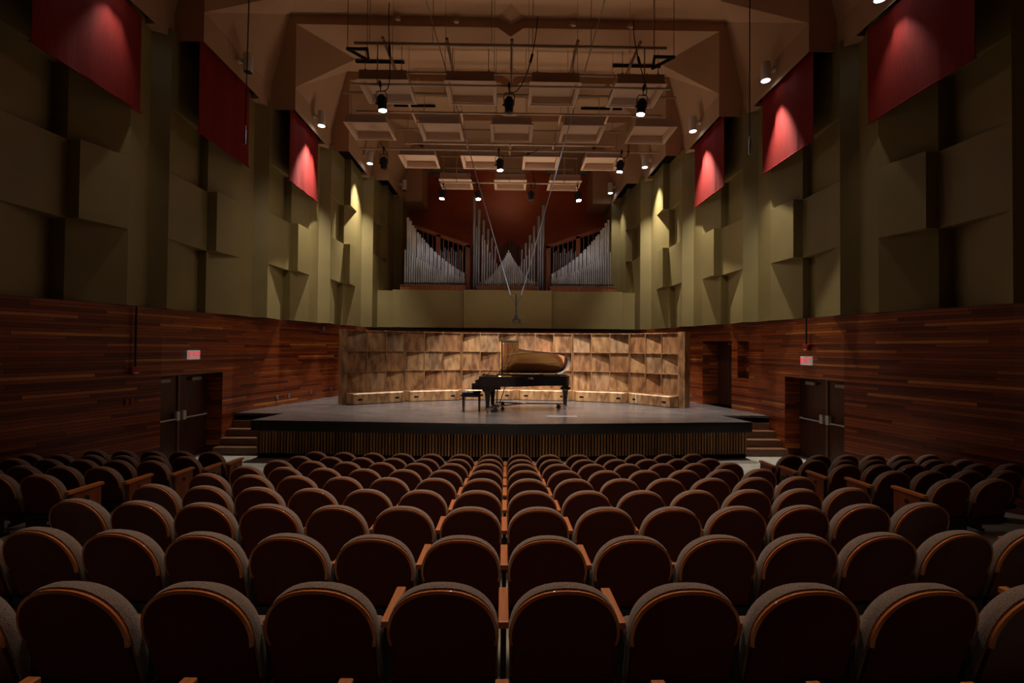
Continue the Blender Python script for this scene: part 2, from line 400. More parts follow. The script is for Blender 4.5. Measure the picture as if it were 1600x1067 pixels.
# notched soffit between one bay's fascia and the next one (short cross pieces)
for i in range(len(XF)-1):
    d1 = P0[i+1][1]+.17
    for s in (-1, 1):
        tri((s*XF[i], d1-.03, ZC), (s*(P0[i+1][0]+.8), d1-.03, ZC), (s*(P0[i+1][0]+.8), d1+.0, ZC), (s*XF[i+1], d1+.0, ZC))
# end: block over the organ chamber
dE = P0[-1][1]+.17
for s in (-1, 1):
    tri((s*4.1, dE, ZC), (s*4.1, 23.5, ZC), (s*4.1, 23.5, ZQ), (s*4.1, dE, ZQ))
    tri((s*4.1, dE, ZC), (s*6.2, dE, ZC), (s*6.2, 23.5, ZC), (s*4.1, 23.5, ZC))
tri((-6.2, dE, ZQ), (6.2, dE, ZQ), (6.2, 23.5, CZ+9.1), (-6.2, 23.5, CZ+9.1))
tag(mb.build('ceiling', M['ceil']), kind='structure')
mb = MB()   # unseen lid keeping light out, and black sheets standing in for the slots' darkness
mb.bx(-12, 12, -4, 24, CZ+10.3, CZ+10.4)
for s in (-1, 1):
    for i in range(len(XF)):
        d0, d1 = P0[i][1]+.17, P0[i+1][1]+.17
        mb.face([(s*(XF[i]+.03), d0, ZC+.14), (s*(XF[i]+2.6), d0, ZC+.14), (s*(XF[i]+2.6), d1, ZC+.14), (s*(XF[i]+.03), d1, ZC+.14)])
        mb.face([(s*(XF[i]+.03), d0, ZC+.02), (s*(XF[i]+.03), d1, ZC+.02), (s*(XF[i]+.03), d1, ZC+.14), (s*(XF[i]+.03), d0, ZC+.14)])
        mb.face([(s*(XF[i]+.03), d0+.02, ZC+.02), (s*(XF[i]+.8), d0+.02, ZC+.02), (s*(XF[i]+.8), d0+.02, ZC+.14), (s*(XF[i]+.03), d0+.02, ZC+.14)])
tag(mb.build('ceiling_dark_lid', M['void']), kind='structure')

# rear of the hall behind the stage: plank wall, gallery front, organ chamber
mb = MB()
mb.face([(-5.6, 19.55, 0), (5.6, 19.55, 0), (5.6, 19.55, ZW), (-5.6, 19.55, ZW)], [(0, 0), (11.2, 0), (11.2, ZW), (0, ZW)])
wf = mb.build('wall_front', M['planks']); tag(wf, kind='structure')
mb = MB(); GT = CZ+2.46
mb.prism([(-4.85, 19.42), (-1.82, 19.56), (1.92, 19.56), (4.95, 19.42), (4.95, 21.6), (-4.85, 21.6)], ZW+.03, GT); mb.bx(-1.82, 1.92, 19.36, 19.6, ZW+.03, GT+.01)
mb.bx(-5.6, -4.85, 19.62, 21.6, ZW+.03, GT-.02); mb.bx(4.85, 5.6, 19.62, 21.6, ZW+.03, GT-.02)
mb.build('gallery_front', M['green'], wf)
mb = MB(); mb.bx(-5.6, 5.6, 19.40, 19.60, ZW-.10, ZW+.0); mb.build('shadow_strip', M['void'], wf)  # black strip painted as the shadow under the gallery
mb = MB()
mb.face([(-6, 23.4, 2), (6, 23.4, 2), (6, 23.4, CZ+8.95), (0.95*2.2, 23.4, CZ+8.95), (1.9, 23.4, CZ+9.3), (.1, 23.4, CZ+8.9), (-1.8, 23.4, CZ+9.3), (-2.1, 23.4, CZ+8.95), (-6, 23.4, CZ+8.95)])
M['redwall'] = noise_col(mat('red_stained_chamber_wall', (.35, .06, .02), .5), (.30, .045, .008), (.46, .09, .016), (.5, 1, .9), 5, .3, .7)
mb.build('organ_chamber_wall', M['redwall'], wf)
mb = MB()
for s in (-1, 1):
    mb.face([(s*4.98, 21.6, 2), (s*4.98, 23.4, 2), (s*4.98, 23.4, ZC+.2), (s*4.98, 21.6, ZC+.2)])
mb.build('chamber_side', M['green'], wf)

# ------------------------------------------------------------ stage platform
stg = empty('stage_platform', (0, 11.4, 0), 0, kind='structure')
def par(o, p):
    o.parent = p; o.matrix_parent_inverse = Matrix.Translation(-Vector(p.location)); return o
top = [(-6.33, 11.42), (.28, 11.08), (6.33, 11.62), (6.05, 12.75), (7.7, 12.75), (7.7, 19.5), (-7.7, 19.5), (-7.7, 12.6), (-6.07, 12.6)]
mb = MB(); mb.prism(top, ST-.06, ST); par(mb.build('stage_floor', M['stage']), stg)
mb = MB()
fr = [(-6.33, 11.42), (.28, 11.08), (6.33, 11.62), (6.33, 11.80), (.28, 11.28), (-6.33, 11.60)]
mb.prism(fr, ST-.27, ST-.002); mb.prism([(-6.33, 11.42), (-6.2, 11.5), (-5.95, 12.6), (-6.07, 12.6)], ST-.27, ST-.062); mb.prism([(6.33, 11.62), (6.2, 11.7), (5.95, 12.75), (6.05, 12.75)], ST-.27, ST-.062)
par(mb.build('stage_nosing', M['stage_edge'], bevel=.012), stg)
mb = MB()
for (a, b) in (((-6.28, 11.62), (.28, 11.29)), ((.28, 11.29), (6.28, 11.82))):
    a = Vector(a); b = Vector(b); L = (b-a).length; n = int(L/.078); dr = (b-a)/L; nr = Vector((dr.y, -dr.x)); ang = math.atan2(dr.y, dr.x); rm = Matrix.Rotation(ang, 3, 'Z')
    for k in range(n):
        p = a+dr*(L*(k+.5)/n)
        mb.box((p.x+nr.x*.02, p.y+nr.y*.02, (.12+ST-.27)/2), (.042, .04, ST-.27-.12), rm)
par(mb.build('slat_front', M['slat']), stg)
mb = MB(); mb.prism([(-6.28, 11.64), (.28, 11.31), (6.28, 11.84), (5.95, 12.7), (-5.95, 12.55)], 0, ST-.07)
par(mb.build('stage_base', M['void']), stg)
# stage stairs, one flight each side
for s, side in ((-1, 'left'), (1, 'right')):
    dd = 11.82 if s < 0 else 12.0
    st = empty('stage_steps', (s*6.85, dd, 0), 0, 'short flight of brown wooden steps up to the stage against the %s wall' % side, 'steps', 'stage steps')
    for k in range(4):
        y0 = dd + k*.24; xo = wx(y0)-.02-k*.0
        y1 = 12.6 if s < 0 else 12.75; mb = MB(); mb.prism([(s*6.36, y0), (s*(wx(y0)-.015), y0), (s*(wx(y1)-.015), y1), (s*6.36, y1)], k*ST/5, (k+1)*ST/5)
        par(mb.build('step', M['brown'], bevel=.008), st)

# ------------------------------------------------------------ doors
def aud_door(sx, num):
    d0, d1, z0, z1 = AD; dep = .42
    a = Vector((sx*(wx(d0)+dep), d0, 0)); b = Vector((sx*(wx(d1)+dep), d1, 0))
    root = empty('door_%d' % num, ((a+b)/2), 0, kind='structure')
    dr = (b-a).normalized(); L = (b-a).length; ang = math.atan2(dr.y, dr.x); rm = Matrix.Rotation(ang, 3, 'Z'); inn = Vector((-sx, 0, 0))
    for k in (0, 1):
        c = a+dr*(L*(.25+.5*k))
        mb = MB(); mb.box((c.x, c.y, z1/2-.02), (L/2-.03, .05, z1-.06), rm); leaf = par(mb.build('door_leaf', M['doorwood'], bevel=.006), root)
        mb = MB(); p = c+inn*.09; q0 = p-dr*(L*.20); q1 = p+dr*(L*.20)
        mb.tube(q0+Vector((0, 0, 1.03)), q1+Vector((0, 0, 1.03)), .020)
        for q in (q0, q1): mb.tube(q+Vector((0, 0, 1.03)), q-inn*.09+Vector((0, 0, 1.06)), .014)
        e = q1 if k == 0 else q0
        mb.box((e.x, e.y, 1.1), (.09, .09, .22), rm)
        o = mb.build('panic_bar', M['barmetal']); o.parent = leaf
        mb = MB(); mb.box((p.x, p.y, z1-.14), (.3, .06, .08), rm); o = mb.build('door_closer', M['greyplate']); o.parent = leaf
    c = (a+b)/2+inn*.03; mb = MB(); mb.box((c.x, c.y, z1/2), (.06, .06, z1), rm); par(mb.build('door_post', M['brown']), root)
aud_door(-1, 1); aud_door(1, 2)
a = Vector((wx(SD[0])+.55, SD[0], 0)); b = Vector((wx(SD[1])+.55, SD[1], 0)); dr = (b-a).normalized(); L = (b-a).length
root = empty('door_3', (a+b)/2+Vector((0, 0, ST)), 0, kind='structure')
c = (a+b)/2; mb = MB(); mb.box((c.x, c.y, ST+1.06), (L+.1, .05, 2.12), Matrix.Rotation(math.atan2(dr.y, dr.x), 3, 'Z')); lf = par(mb.build('door_leaf', M['doorwood']), root)
mb = MB(); mb.box((a.x-.06, a.y+.12, ST+1.0), (.05, .05, .12)); o = mb.build('door_handle', M['steel']); o.parent = lf
mb = MB(); mb.box((c.x-.06, c.y, ST+2.05), (.08, .3, .07)); o = mb.build('door_closer', M['greyplate']); o.parent = lf

# ------------------------------------------------------------ wall fittings
def on_wall(sx, x_px, y_px, out=.03):
    r = abs(x_px-791)/F; d = 9.0
    for _ in range(30): d = wx(d)/r
    for _ in range(3): pass
    lo, hi = 4.0, 19.5
    for _ in range(50):
        m = (lo+hi)/2
        if wx(m)/m > r: lo = m
        else: hi = m
    d = lo; p = px(x_px, y_px, d); p.x -= sx*out
    t = Vector((sx*(wx(d+.05)-wx(d-.05)), .1)).normalized()
    return p, math.atan2(t.y, t.x)
def exit_sign(sx, x, y, label):
    p, ang = on_wall(sx, x, y, .05)
    e = empty('exit_sign', p, ang+(math.pi if sx < 0 else 0)*0, label, 'exit sign')
    mb = MB(); mb.box((0, 0, 0), (.34, .06, .22)); b = mb.build('sign_box', M['signwhite'], e, bevel=.01)
    n = Vector((-sx, 0)); ly = Vector((-math.sin(ang), math.cos(ang)))
    f = 1 if ly.dot(n) > 0 else -1
    text_obj('exit_lettering', 'EXIT', .17, M['signred'], e, (0, f*.032, 0), (R(90), 0, math.pi if f > 0 else 0))
    return e
exit_sign(-1, 304, 554, 'lit red EXIT sign in a pale box on the left plank wall')
exit_sign(1, 1267, 564, 'lit red EXIT sign on the right plank wall, just under the red alarm')
for sx, x, y, ytop, side in ((-1, 213, 578, 481, 'left'), (1, 1268, 543, 498, 'right')):
    p, ang = on_wall(sx, x, y, .07)
    e = empty('fire_alarm', p, ang, 'small red fire alarm box at the foot of a black conduit, %s plank wall' % side, 'fire alarm')
    mb = MB(); mb.box((0, 0, 0), (.17, .08, .15)); mb.build('alarm_box', M['red'], e, bevel=.01)
    mb = MB(); mb.box((0, 0, -.055), (.09, .09, .025)); mb.build('strobe', M['white'], e)
    mb = MB(); mb.tube((0, 0, .07), (0, 0, ZW-p.z), .02); mb.build('conduit', M['black'], e)
p, ang = on_wall(-1, 209, 627, .02)
e = empty('switch_plate', p, ang, 'pair of small light switches low on the left plank wall', 'light switch')
for k in (-.05, .05):
    mb = MB(); mb.box((k, 0, 0), (.06, .02, .12)); mb.build('switch', M['red'], e)
p, ang = on_wall(-1, 506, 514, .02)
mb = MB(); mb.tube((0, -.02, 0), (0, .02, 0), .085, n=20); o = mb.build('wall_speaker', M['greyplate']); o.location = p; o.rotation_euler = (0, 0, ang)
tag(o, 'small round grey disc high on the left plank wall near the shell', 'speaker')
for k, (sx, x, y) in enumerate(((-1, 436, 620), (-1, 454, 617.5), (-1, 488, 612), (-1, 519, 606.5), (1, 1072, 616), (1, 1082, 618))):
    p, ang = on_wall(sx, x, y, .015)
    mb = MB(); mb.box((0, 0, 0), (.09, .02, .13)); o = mb.build('wall_outlet', M['steel']); o.location = p; o.rotation_euler = (0, 0, ang)
    tag(o, ('small steel outlet above the stage floor, %s on the %s plank wall' % (['nearest the camera', 'second nearest', 'third nearest', 'nearest the shell', 'nearer the shell', 'nearer the stage door'][k], 'left' if sx < 0 else 'right')), 'outlet', 'outlets above the stage')

# ------------------------------------------------------------ acoustic shell
shell_pts = [(-5.10, 14.62), (-3.48, 15.70), (-1.60, 16.36), (.39, 16.50), (2.38, 16.27), (4.28, 15.72), (5.52, 14.45)]
pos_names = ['leftmost', 'second from the left', 'third from the left, behind the stool', 'fourth from the left, behind the piano', 'second from the right', 'rightmost']
for k in range(6):
    a = Vector(shell_pts[k]); b = Vector(shell_pts[k+1]); L = (b-a).length; dr = (b-a)/L; ang = math.atan2(dr.y, dr.x)
    nrm = Vector((-dr.y, dr.x)); a = a-nrm*.30
    root = empty('acoustic_shell_panel', (a.x, a.y, ST), ang, 'wooden orchestra shell unit of nine square panels, %s' % pos_names[k], 'acoustic shell', 'shell units behind the piano')
    T = .30; H = 2.40; toe = .36; g = .012
    W = L-.01; HB = toe; ch = (H-HB-.05)/3; cw = (W-.04)/3
    mb = MB()   # frame: posts and rails in front of the panels
    y0, y1 = T-.012, T+.10
    for i in range(4): x = .02+i*cw; mb.bx(x-g, x+g, y0, y1+.08, HB, H)
    for j in range(4): z = HB+.02+j*ch; mb.bx(0, W, y0, y1+.08, z-g, z+g)
    mb.build('frame', PLY[1], root)
    mb = MB()
    if k in (0,): mb.bx(-.16, .0, T-.02, T+.35, 0, H+.01)
    if k in (5,): mb.bx(W, W+.20, T-.02, T+.35, 0, H+.01)
    mb.bx(0, W, T+.2, T+.22, 0, H)
    mb.bx(0, W, T+.2, T+.42, H-.02, H)
    mb.build('back_board', PLY[1], root)
    for j in range(3):
        for i in range(3):
            x0 = .02+i*cw+g; x1 = .02+(i+1)*cw-g; z0 = HB+.02+j*ch+g; z1 = HB+.02+(j+1)*ch-g
            mb = MB(); tilt = (i+j+k) % 2
            # flat or tilted square board with a wedge edge
            da, db = (.155, .02) if tilt == 0 else (.05, .05)
            if k > 2: da, db = db, da
            dz = .05 if tilt == 0 else 0
            f = [(x0, y0+da, z0), (x1, y0+db, z0), (x1, y0+db+dz*.6, z1), (x0, y0+da+dz, z1)]
            f = [(p[0], min(p[1], y1+.09), p[2]) for p in f]
            bk = [(p[0], y1+.10, p[2]) for p in f]
            mb.loft([f, bk]); mb.build('square_panel', PLY[(i*2+j*3+k) % 4], root)
    mb = MB(); c = .16   # toe box with angled ends
    poly = [(0, T), (0, T-.06), (c, 0), (W-c, 0), (W, T-.06), (W, T)]
    mb.loft([[(x, y, .02) for x, y in poly], [(x, y, HB-.03) for x, y in poly], [(x, y+(.0 if y > T-.1 else .03), HB) for x, y in poly]])
    mb.build('toe_box', PLY[0], root)
    for x in (.36, W-.36):
        mb = MB(); n = 8; ring = []
        for t in range(16):
            th = 2*math.pi*t/16; cx = x+(.045 if math.cos(th) > 0 else -.045)+.03*math.cos(th); ring.append((cx, -.004, .16+.03*math.sin(th)))
        mb.loft([ring, [(p[0], .004, p[2]) for p in ring]]); mb.build('hand_hole', M['void'], root)

for nm_, pts_, lab_ in (('tape_strip', [(1.15, 12.45), (1.95, 12.45), (1.95, 12.36), (1.1, 12.36)], 'pale tape strip stuck flat on the black stage floor below the piano'),):
    mb = MB(); mb.prism(pts_, ST, ST+.002); o = mb.build(nm_, mat('pale_tape', (.40, .37, .36), .4)); tag(o, lab_, 'tape')
mb = MB(); mb.box((0, 0, 0), (.035, .006, .30)); o = mb.build('tape_strip', M['white'])
_p = [q for q in bpy.data.objects if q.name.startswith('acoustic_shell_panel')][-1]
o.matrix_world = _p.matrix_basis @ Matrix.Translation((.42, -.006, .19)); tag(o, 'upright white tape strip on the toe box of the rightmost shell unit', 'tape')
# ------------------------------------------------------------ grand piano (u along the length, v towards the audience)
PU = Vector((-.97, 14.45)); pa = R(0)
piano = empty('grand_piano', (PU.x, PU.y, ST), 0, 'black concert grand piano with raised lid on a wheeled dolly at centre stage', 'piano')
LP, WP = 2.93, 1.52
# outline in (u, v): v = 0 straight bass side (far), v = WP treble side near the audience; y = -v
def bez(p0, p1, p2, p3, n=10):
    return [tuple((1-t)**3*a+3*(1-t)**2*t*b+3*(1-t)*t*t*c+t**3*d for a, b, c, d in zip(p0, p1, p2, p3)) for t in [i/n for i in range(1, n+1)]]
def outline(inset=0, u0=.20):
    i = inset
    pts = [(u0+i, i), (u0+i, WP-i), (1.0, WP-i)]
    pts += bez((1.0, WP-i), (1.65, WP-i), (1.7, 1.12-i), (2.25, 1.08-i))
    pts += bez((2.25, 1.08-i), (2.75, 1.05-i), (LP-i, .85), (LP-i, .48), 8)
    pts += bez((LP-i, .48), (LP-i, .1+i), (LP-.2, i), (2.45, i), 6)
    return [(u, -v) for u, v in pts]
o0, o1 = outline(), outline(.055)
mb = MB(); n = len(o0)
RZ0, RZ1 = .745, 1.03
rings = [[(x, y, RZ0) for x, y in o0], [(x, y, RZ1) for x, y in o0], [(x, y, RZ1) for x, y in o1], [(x, y, .86) for x, y in o1]]
mb.loft(rings, cap=False); mb.build('rim', M['blackgloss'], piano, smooth=True)
mb = MB(); mb.prism(o1, RZ0+.01, .87); mb.build('soundboard', M['sound'], piano)
mb = MB(); inn = outline(.09, .62); mb.prism(inn, .90, .915); mb.build('string_plate', M['bronze'], piano)
mb = MB()
for (p, q) in (((.75, -.2), (2.6, -.35)), ((.75, -.55), (2.5, -.75)), ((.75, -.95), (2.1, -.95)), ((.75, -1.3), (1.45, -1.2)), ((.95, -.1), (1.4, -1.35)), ((.75, -.1), (.75, -1.4))):
    mb.tube((p[0], p[1], .945), (q[0], q[1], .945), .028, n=6)
mb.build('cast_plate', M['gold'], piano)
mb = MB()
for k in range(26):
    v = .12+k*.05; u1 = 2.7-max(0, v-.3)*1.05
    mb.tube((.72, -v, .93), (u1, -v*.92-.03, .93), .003, n=3, caps=False)
mb.build('strings', M['brass'], piano)
mb = MB(); ring = outline(.057, .95); mb.loft([[(x, y, .955) for x, y in ring], [(x, y, .985) for x, y in ring], [(x, y, .985) for x, y in outline(.075, .95)]], cap=False); mb.build('felt_strip', M['felt'], piano)
mb = MB()  # keybed, cheek blocks, fallboard
mb.bx(.0, .82, -.02, -WP+.02, .655, .755)
mb.loft([[(.0, y, .755), (.22, y, .755), (.22, y, .99), (.16, y, .93), (.09, y, .84), (.0, y, .83)] for y in (0, -.09)])
mb.loft([[(.0, y, .755), (.22, y, .755), (.22, y, .99), (.16, y, .93), (.09, y, .84), (.0, y, .83)] for y in (-WP+.09, -WP)])
mb.build('keybed', M['blackgloss'], piano, bevel=.01)
mb = MB(); mb.bx(.05, .2, -.1, -WP+.1, .78, .80); kb = mb.build('keyboard', M['white'], piano)
mb = MB()
for k in range(52):
    if k % 7 in (2, 6): continue
    v = .13+k*.0245; mb.bx(.10, .2, -v-.006, -v+.006, .80, .812)
mb.build('black_keys', M['black'], kb)
mb = MB(); mb.box((.24, -WP/2, .9), (.02, WP-.2, .2), Matrix.Rotation(R(12), 3, 'Y')); mb.build('fallboard', M['blackgloss'], piano)
mb = MB(); mb.box((.50, -WP/2, 1.16), (.015, .66, .24), Matrix.Rotation(R(28), 3, 'Y')); mb.bx(.34, .7, -WP/2-.34, -WP/2+.34, 1.035, 1.05); mb.bx(.38, .43, -WP/2-.33, -WP/2+.33, 1.05, 1.07)
mb.build('music_desk', M['blackgloss'], piano, bevel=.004)
# lid: hinged on the far side, folded-back front flap
LA = R(41)
def lidp(u, v, h=0): return (u, -.0-v*math.cos(LA)+h*math.sin(LA)*0, RZ1+.02+v*math.sin(LA)+h)
lo = [(.82, 0), (.82, 1.45), (1.32, 1.45), (1.34, 1.13), (1.6, 1.07)] + bez((1.6, 1.07), (2.2, .99), (2.6, .98), (2.78, .82), 8) + bez((2.78, .82), (2.96, .66), (2.98, .2), (2.72, 0), 8)
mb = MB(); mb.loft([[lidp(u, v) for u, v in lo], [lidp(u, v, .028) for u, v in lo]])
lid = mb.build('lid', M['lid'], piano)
mb = MB(); fl2 = [(.80, .0), (.80, 1.47), (1.34, 1.47), (1.34, .0)]; mb.loft([[lidp(u, v, .032) for u, v in fl2], [lidp(u, v, .055) for u, v in fl2]]); mb.build('front_flap', M['lid'], lid)
mb = MB(); mb.tube((.86, -WP+.08, RZ1-.03), (.84, -(WP-.08)*math.cos(LA), RZ1+(WP-.08)*math.sin(LA)+.02), .018, n=8); mb.tube((.86, -WP+.08, RZ1-.03), (1.25, -(WP-.3)*math.cos(LA), RZ1+(WP-.3)*math.sin(LA)+.02), .010, n=6) if False else None
mb.build('lid_prop', M['blackgloss'], piano)
for u in (.92, 1.05, 2.08, 2.55) :
    mb = MB(); mb.bx(u-.03, u+.03, .0-.012, -.02-.006, RZ1-.03, RZ1+.11); mb.build('hinge', M['brass'], piano)
mb = MB(); mb.tube((1.72, -1.30, .975), (1.72, -1.36, .975), .035, n=14); mb.tube((1.6, -1.34, .975), (1.7, -1.34, .975), .012); mb.build('lid_knob', M['chrome'], piano)
def pleg(u, v):
    mb = MB()
    mb.box((u, -v, .64), (.30, .22, .07)) ; mb.loft([[(u+a*w1, -v+b*w1, z) for a, b in ((-1, -1), (1, -1), (1, 1), (-1, 1))] for w1, z in ((.11, .61), (.085, .56), (.065, .40), (.052, .14), (.06, .12), (.06, .08))])
    mb.build('leg', M['blackgloss'], piano, bevel=.008)
    mb = MB(); mb.tube((u, -v, .09), (u, -v, .045), .055, n=12); mb.tube((u-.02, -v, .03), (u+.02, -v, .03), .03, n=12); mb.build('caster', M['chrome'], piano)
LEGS = [(.45, 1.36), (.56, .20), (2.78, .52)]
for u, v in LEGS: pleg(u, v)
mb = MB(); mb.bx(2.68, 2.88, -.42, -.62, .66, .76); mb.bx(.35, .6, -1.25, -1.45, .6, .67); mb.build('leg_block', M['blackgloss'], piano)
mb = MB()
mb.tube((.95, -.78, .70), (.78, -.74, .15), .014); mb.tube((.72, -.70, .68), (.70, -.70, .2), .014); mb.tube((.72, -.84, .68), (.70, -.84, .2), .014); mb.bx(.6, .78, -.66, -.9, .08, .16)
mb.build('pedal_lyre', M['blackgloss'], piano)
# dolly
dol = empty('piano_dolly', (PU.x+1.5, PU.y-.7, ST), 0, 'three-armed steel piano dolly with casters under the grand piano', 'dolly')
cx, cy = 1.55, -.72
mb = MB(); mb.tube((0, 0, .16), (0, 0, .20), .10, n=16); mb.build('hub', M['chrome'], dol)
for (u, v), dx_, dy_ in zip(LEGS, (.17, .24, -.16), (0, 0, -.1)):
    mb = MB(); q = Vector((u+dx_*.4-1.5, -v+.7, .10)); mb.tube((0, 0, .18), q+Vector((0, 0, .05)), .022, n=6); mb.box(q+Vector((0, 0, -.0)), (.2, .14, .05)); mb.build('arm', M['chrome'], dol)
    mb = MB(); c = q+Vector((dx_*.9, dy_, -.03)); mb.tube(c+Vector((0, -.02, .0)), c+Vector((0, .02, 0)), .068, n=16); mb.tube(c, c+Vector((0, 0, .11)), .02); mb.build('wheel', M['black'], dol)
# bench
bn = empty('piano_stool', (-1.0, 13.35, ST), 0, 'black tufted piano stool with four legs left of the piano', 'stool')
mb = MB(); mb.bx(-.27, .27, -.20, .20, .42, .50); mb.build('seat_frame', M['blackgloss'], bn, bevel=.01)
mb = MB()
for i in range(3):
    for j in range(2):
        c = (-.18+.18*i, -.10+.2*j, .535); mb.box(c, (.175, .19, .07))
mb.build('seat_pad', M['black'], bn, bevel=.025, seg=3)
for a in (-1, 1):
    for b in (-1, 1):
        mb = MB(); mb.loft([[(a*.23+p*w1, b*.16+q*w1, z) for p, q in ((-1, -1), (1, -1), (1, 1), (-1, 1))] for w1, z in ((.028, .42), (.018, 0))]); mb.build('leg', M['blackgloss'], bn)
for a in (-1, 1):
    mb = MB(); mb.tube((a*.27, 0, .46), (a*.33, 0, .46), .03, n=12); mb.build('height_knob', M['black'], bn)

# ------------------------------------------------------------ pipe organ
AX = .05
def pipe(parent, x, d, z0, ztop, r, m, foot=.16):
    mb = MB(); n = 10
    mb.lathe([(r*.25, z0), (r, z0+foot), (r, ztop), (r*.75, ztop), (r*.75, ztop-.02)], (x, d, 0), n)
    mb.v = [(a-parent.location.x, b-parent.location.y, c-parent.location.z) for a, b, c in mb.v]
    return mb.build('pipe', m, parent, smooth=True)
def interp(tab, x):
    for (a, ya), (b, yb) in zip(tab[:-1], tab[1:]):
        if a <= x <= b: return ya+(yb-ya)*(x-a)/(b-a)
    return tab[-1][1]
front_c = [(207, 583), (287, 640), (382, 695), (467, 745), (529, 770), (605, 803), (676, 832), (737, 852), (805, 872)]
back_p = [(232, 260), (258, 292), (283, 340), (304, 365), (332, 408), (352, 428), (377, 465), (396, 482), (420, 515), (437, 532), (462, 560), (478, 573), (502, 602), (516, 612), (541, 638), (555, 648), (580, 668), (594, 680), (614, 698), (627, 705), (650, 722), (664, 730), (684, 747), (697, 752), (717, 767), (731, 775), (745, 785), (770, 800), (787, 808), (800, 815)]
for s, side in ((-1, 'left'), (1, 'right')):
    def wpt(cx_, cy_, d):
        p = px(600+cx_/6.464, 300+cy_/6.464, d); x = p.x-AX
        p.x = AX + (x if s < 0 else -x); return p
    c0 = wpt(500, 940, 20.1)
    og = empty('organ_pipe_case', (c0.x, 19.9, GT), 0, '%s bay of the pipe organ, silver pipes stepping down before a sloping wooden frame' % side, 'organ')
    L_ = og.location
    def loc(mb_): mb_.v = [(a-L_.x, b-L_.y, c-L_.z) for a, b, c in mb_.v]; return mb_
    xa, xb = wpt(167, 0, 19.7).x, wpt(827, 0, 19.7).x
    mb = MB(); mb.bx(xa, xb, 19.55, 20.6, GT, GT+.21); mb.bx(min(xa, xb)-.02, max(xa, xb)+.02, 19.53, 20.6, GT+.19, GT+.22); loc(mb).build('plinth', M['casewood'], og)
    zb = GT+.23
    N1 = 32; k = 0; xs = []
    for k in range(N1):
        t = k/(N1-1); X = 207+(803-207)*(1-(1-t)**1.0)*(1) if False else 207+ (596)*(t*1.25-.25*t*t)
        p = wpt(X, interp(front_c, X), 19.85); r = .042-.020*t
        pipe(og, p.x, 19.85, zb, p.z, r, M['tin'])
    for k, (X, Y) in enumerate(back_p):
        p = wpt(X, Y, 20.02); r = .062-.035*k/len(back_p)
        pipe(og, p.x, 20.02, zb, p.z, r, M['tin'] if k > 0 else M['tin'])
    # rear small ranks glimpsed through the frame
    for k in range(12):
        X = 540+k*22; p = wpt(X, 560+ (k % 3)*22, 20.5); pipe(og, p.x, 20.5, zb, p.z, .035, M['tin_dark'])
    mb = MB(); mb.bx(xa, xb, 19.80, 19.9, zb+.10, zb+.13); loc(mb).build('pipe_rack', M['black'], og)
    # frame with sloping head
    def post(X0, X1, y_top, dd=20.3, th=.12):
        a = wpt(X0, y_top, dd); b = wpt(X1, y_top, dd); m_ = MB(); m_.bx(a.x, b.x, dd-th/2, dd+th/2, GT, a.z); return m_
    mb = post(815, 860, 535); 
    loc(mb).build('post', M['casewood'], og)
    mb = post(516, 560, 430); loc(mb).build('post', M['casewood'], og)
    mb = MB(); a = wpt(290, 330, 20.3); b = wpt(860, 530, 20.3); h = .16
    mb.loft([[(p.x, 20.24+dy, p.z), (p.x, 20.24+dy, p.z-h)][::1] + [(p.x, 20.36, p.z-h), (p.x, 20.36, p.z)] for p, dy in ((a, 0), (b, 0))])
    loc(mb).build('sloping_rail', M['casewood'], og)
    for X in (384, 432, 481, 592, 640, 689, 738, 788):
        t = (X-290)/570; a = wpt(X-4, 330+200*t+12, 20.3); b = wpt(X+5, 0, 20.3); mb = MB(); mb.bx(a.x, b.x, 20.28, 20.32, GT, a.z); loc(mb).build('slat', M['casewood'], og)
    mb = MB(); a = wpt(300, 0, 20.9); b = wpt(850, 0, 20.9); t1 = wpt(300, 350, 20.9); t2 = wpt(850, 560, 20.9)
    mb.loft([[(a.x, 20.9, GT), (b.x, 20.9, GT), (b.x, 20.9, t2.z), (a.x, 20.9, t1.z)], [(a.x, 20.95, GT), (b.x, 20.95, GT), (b.x, 20.95, t2.z), (a.x, 20.95, t1.z)]])
    loc(mb).build('back_screen', M['void'], og)
og = empty('organ_pipe_case', (AX, 19.9, GT), 0, 'central bay of the pipe organ, tall flanking pipes around a pointed fan of small pipes', 'organ')
def cpt(cx_, cy_, d): return px(720+cx_/6.1, 290+cy_/6.1, d)
mb = MB(); a = cpt(147, 0, 19.7); b = cpt(742, 0, 19.7); mb.bx(a.x, b.x, 19.6, 20.5, GT, GT+.22); mb.v = [(x-AX, y-19.9, z-GT) for x, y, z in mb.v]; mb.build('plinth', M['casewood'], og)
zb = GT+.23
for X, Y, r in ((118, 110, .075), (163, 225, .07), (208, 330, .06), (250, 412, .055), (288, 495, .045), (320, 573, .04), (775, 183, .075), (732, 287, .07), (690, 383, .06), (650, 470, .055), (612, 545, .045), (575, 610, .04)):
    p = cpt(X, Y, 20.5); z0 = GT if X < 170 or X > 725 else p.z-1.0*(.2+r*5)-.5
    pipe(og, p.x, 20.5, GT+.02 if r > .065 else zb, p.z, r, M['tin_dark'], .5 if r > .065 else .25)
for X, Y in ((140, 390), (197, 470), (220, 520), (244, 560), (268, 635), (291, 675), (314, 705), (335, 740), (753, 390), (695, 500), (670, 550), (645, 600), (620, 665), (597, 700), (573, 730), (553, 765)):
    p = cpt(X, Y, 20.35); pipe(og, p.x, 20.35, zb, p.z, .032, M['tin'])
for k in range(41):
    t = k/40*2-1; X = 448+270*t; hgt = 615+ (1-(1-abs(t))**1.7)*305
    p = cpt(X, hgt, 19.9); pipe(og, p.x, 19.9, zb, p.z, .036-.018*abs(t), M['tin'], .12)
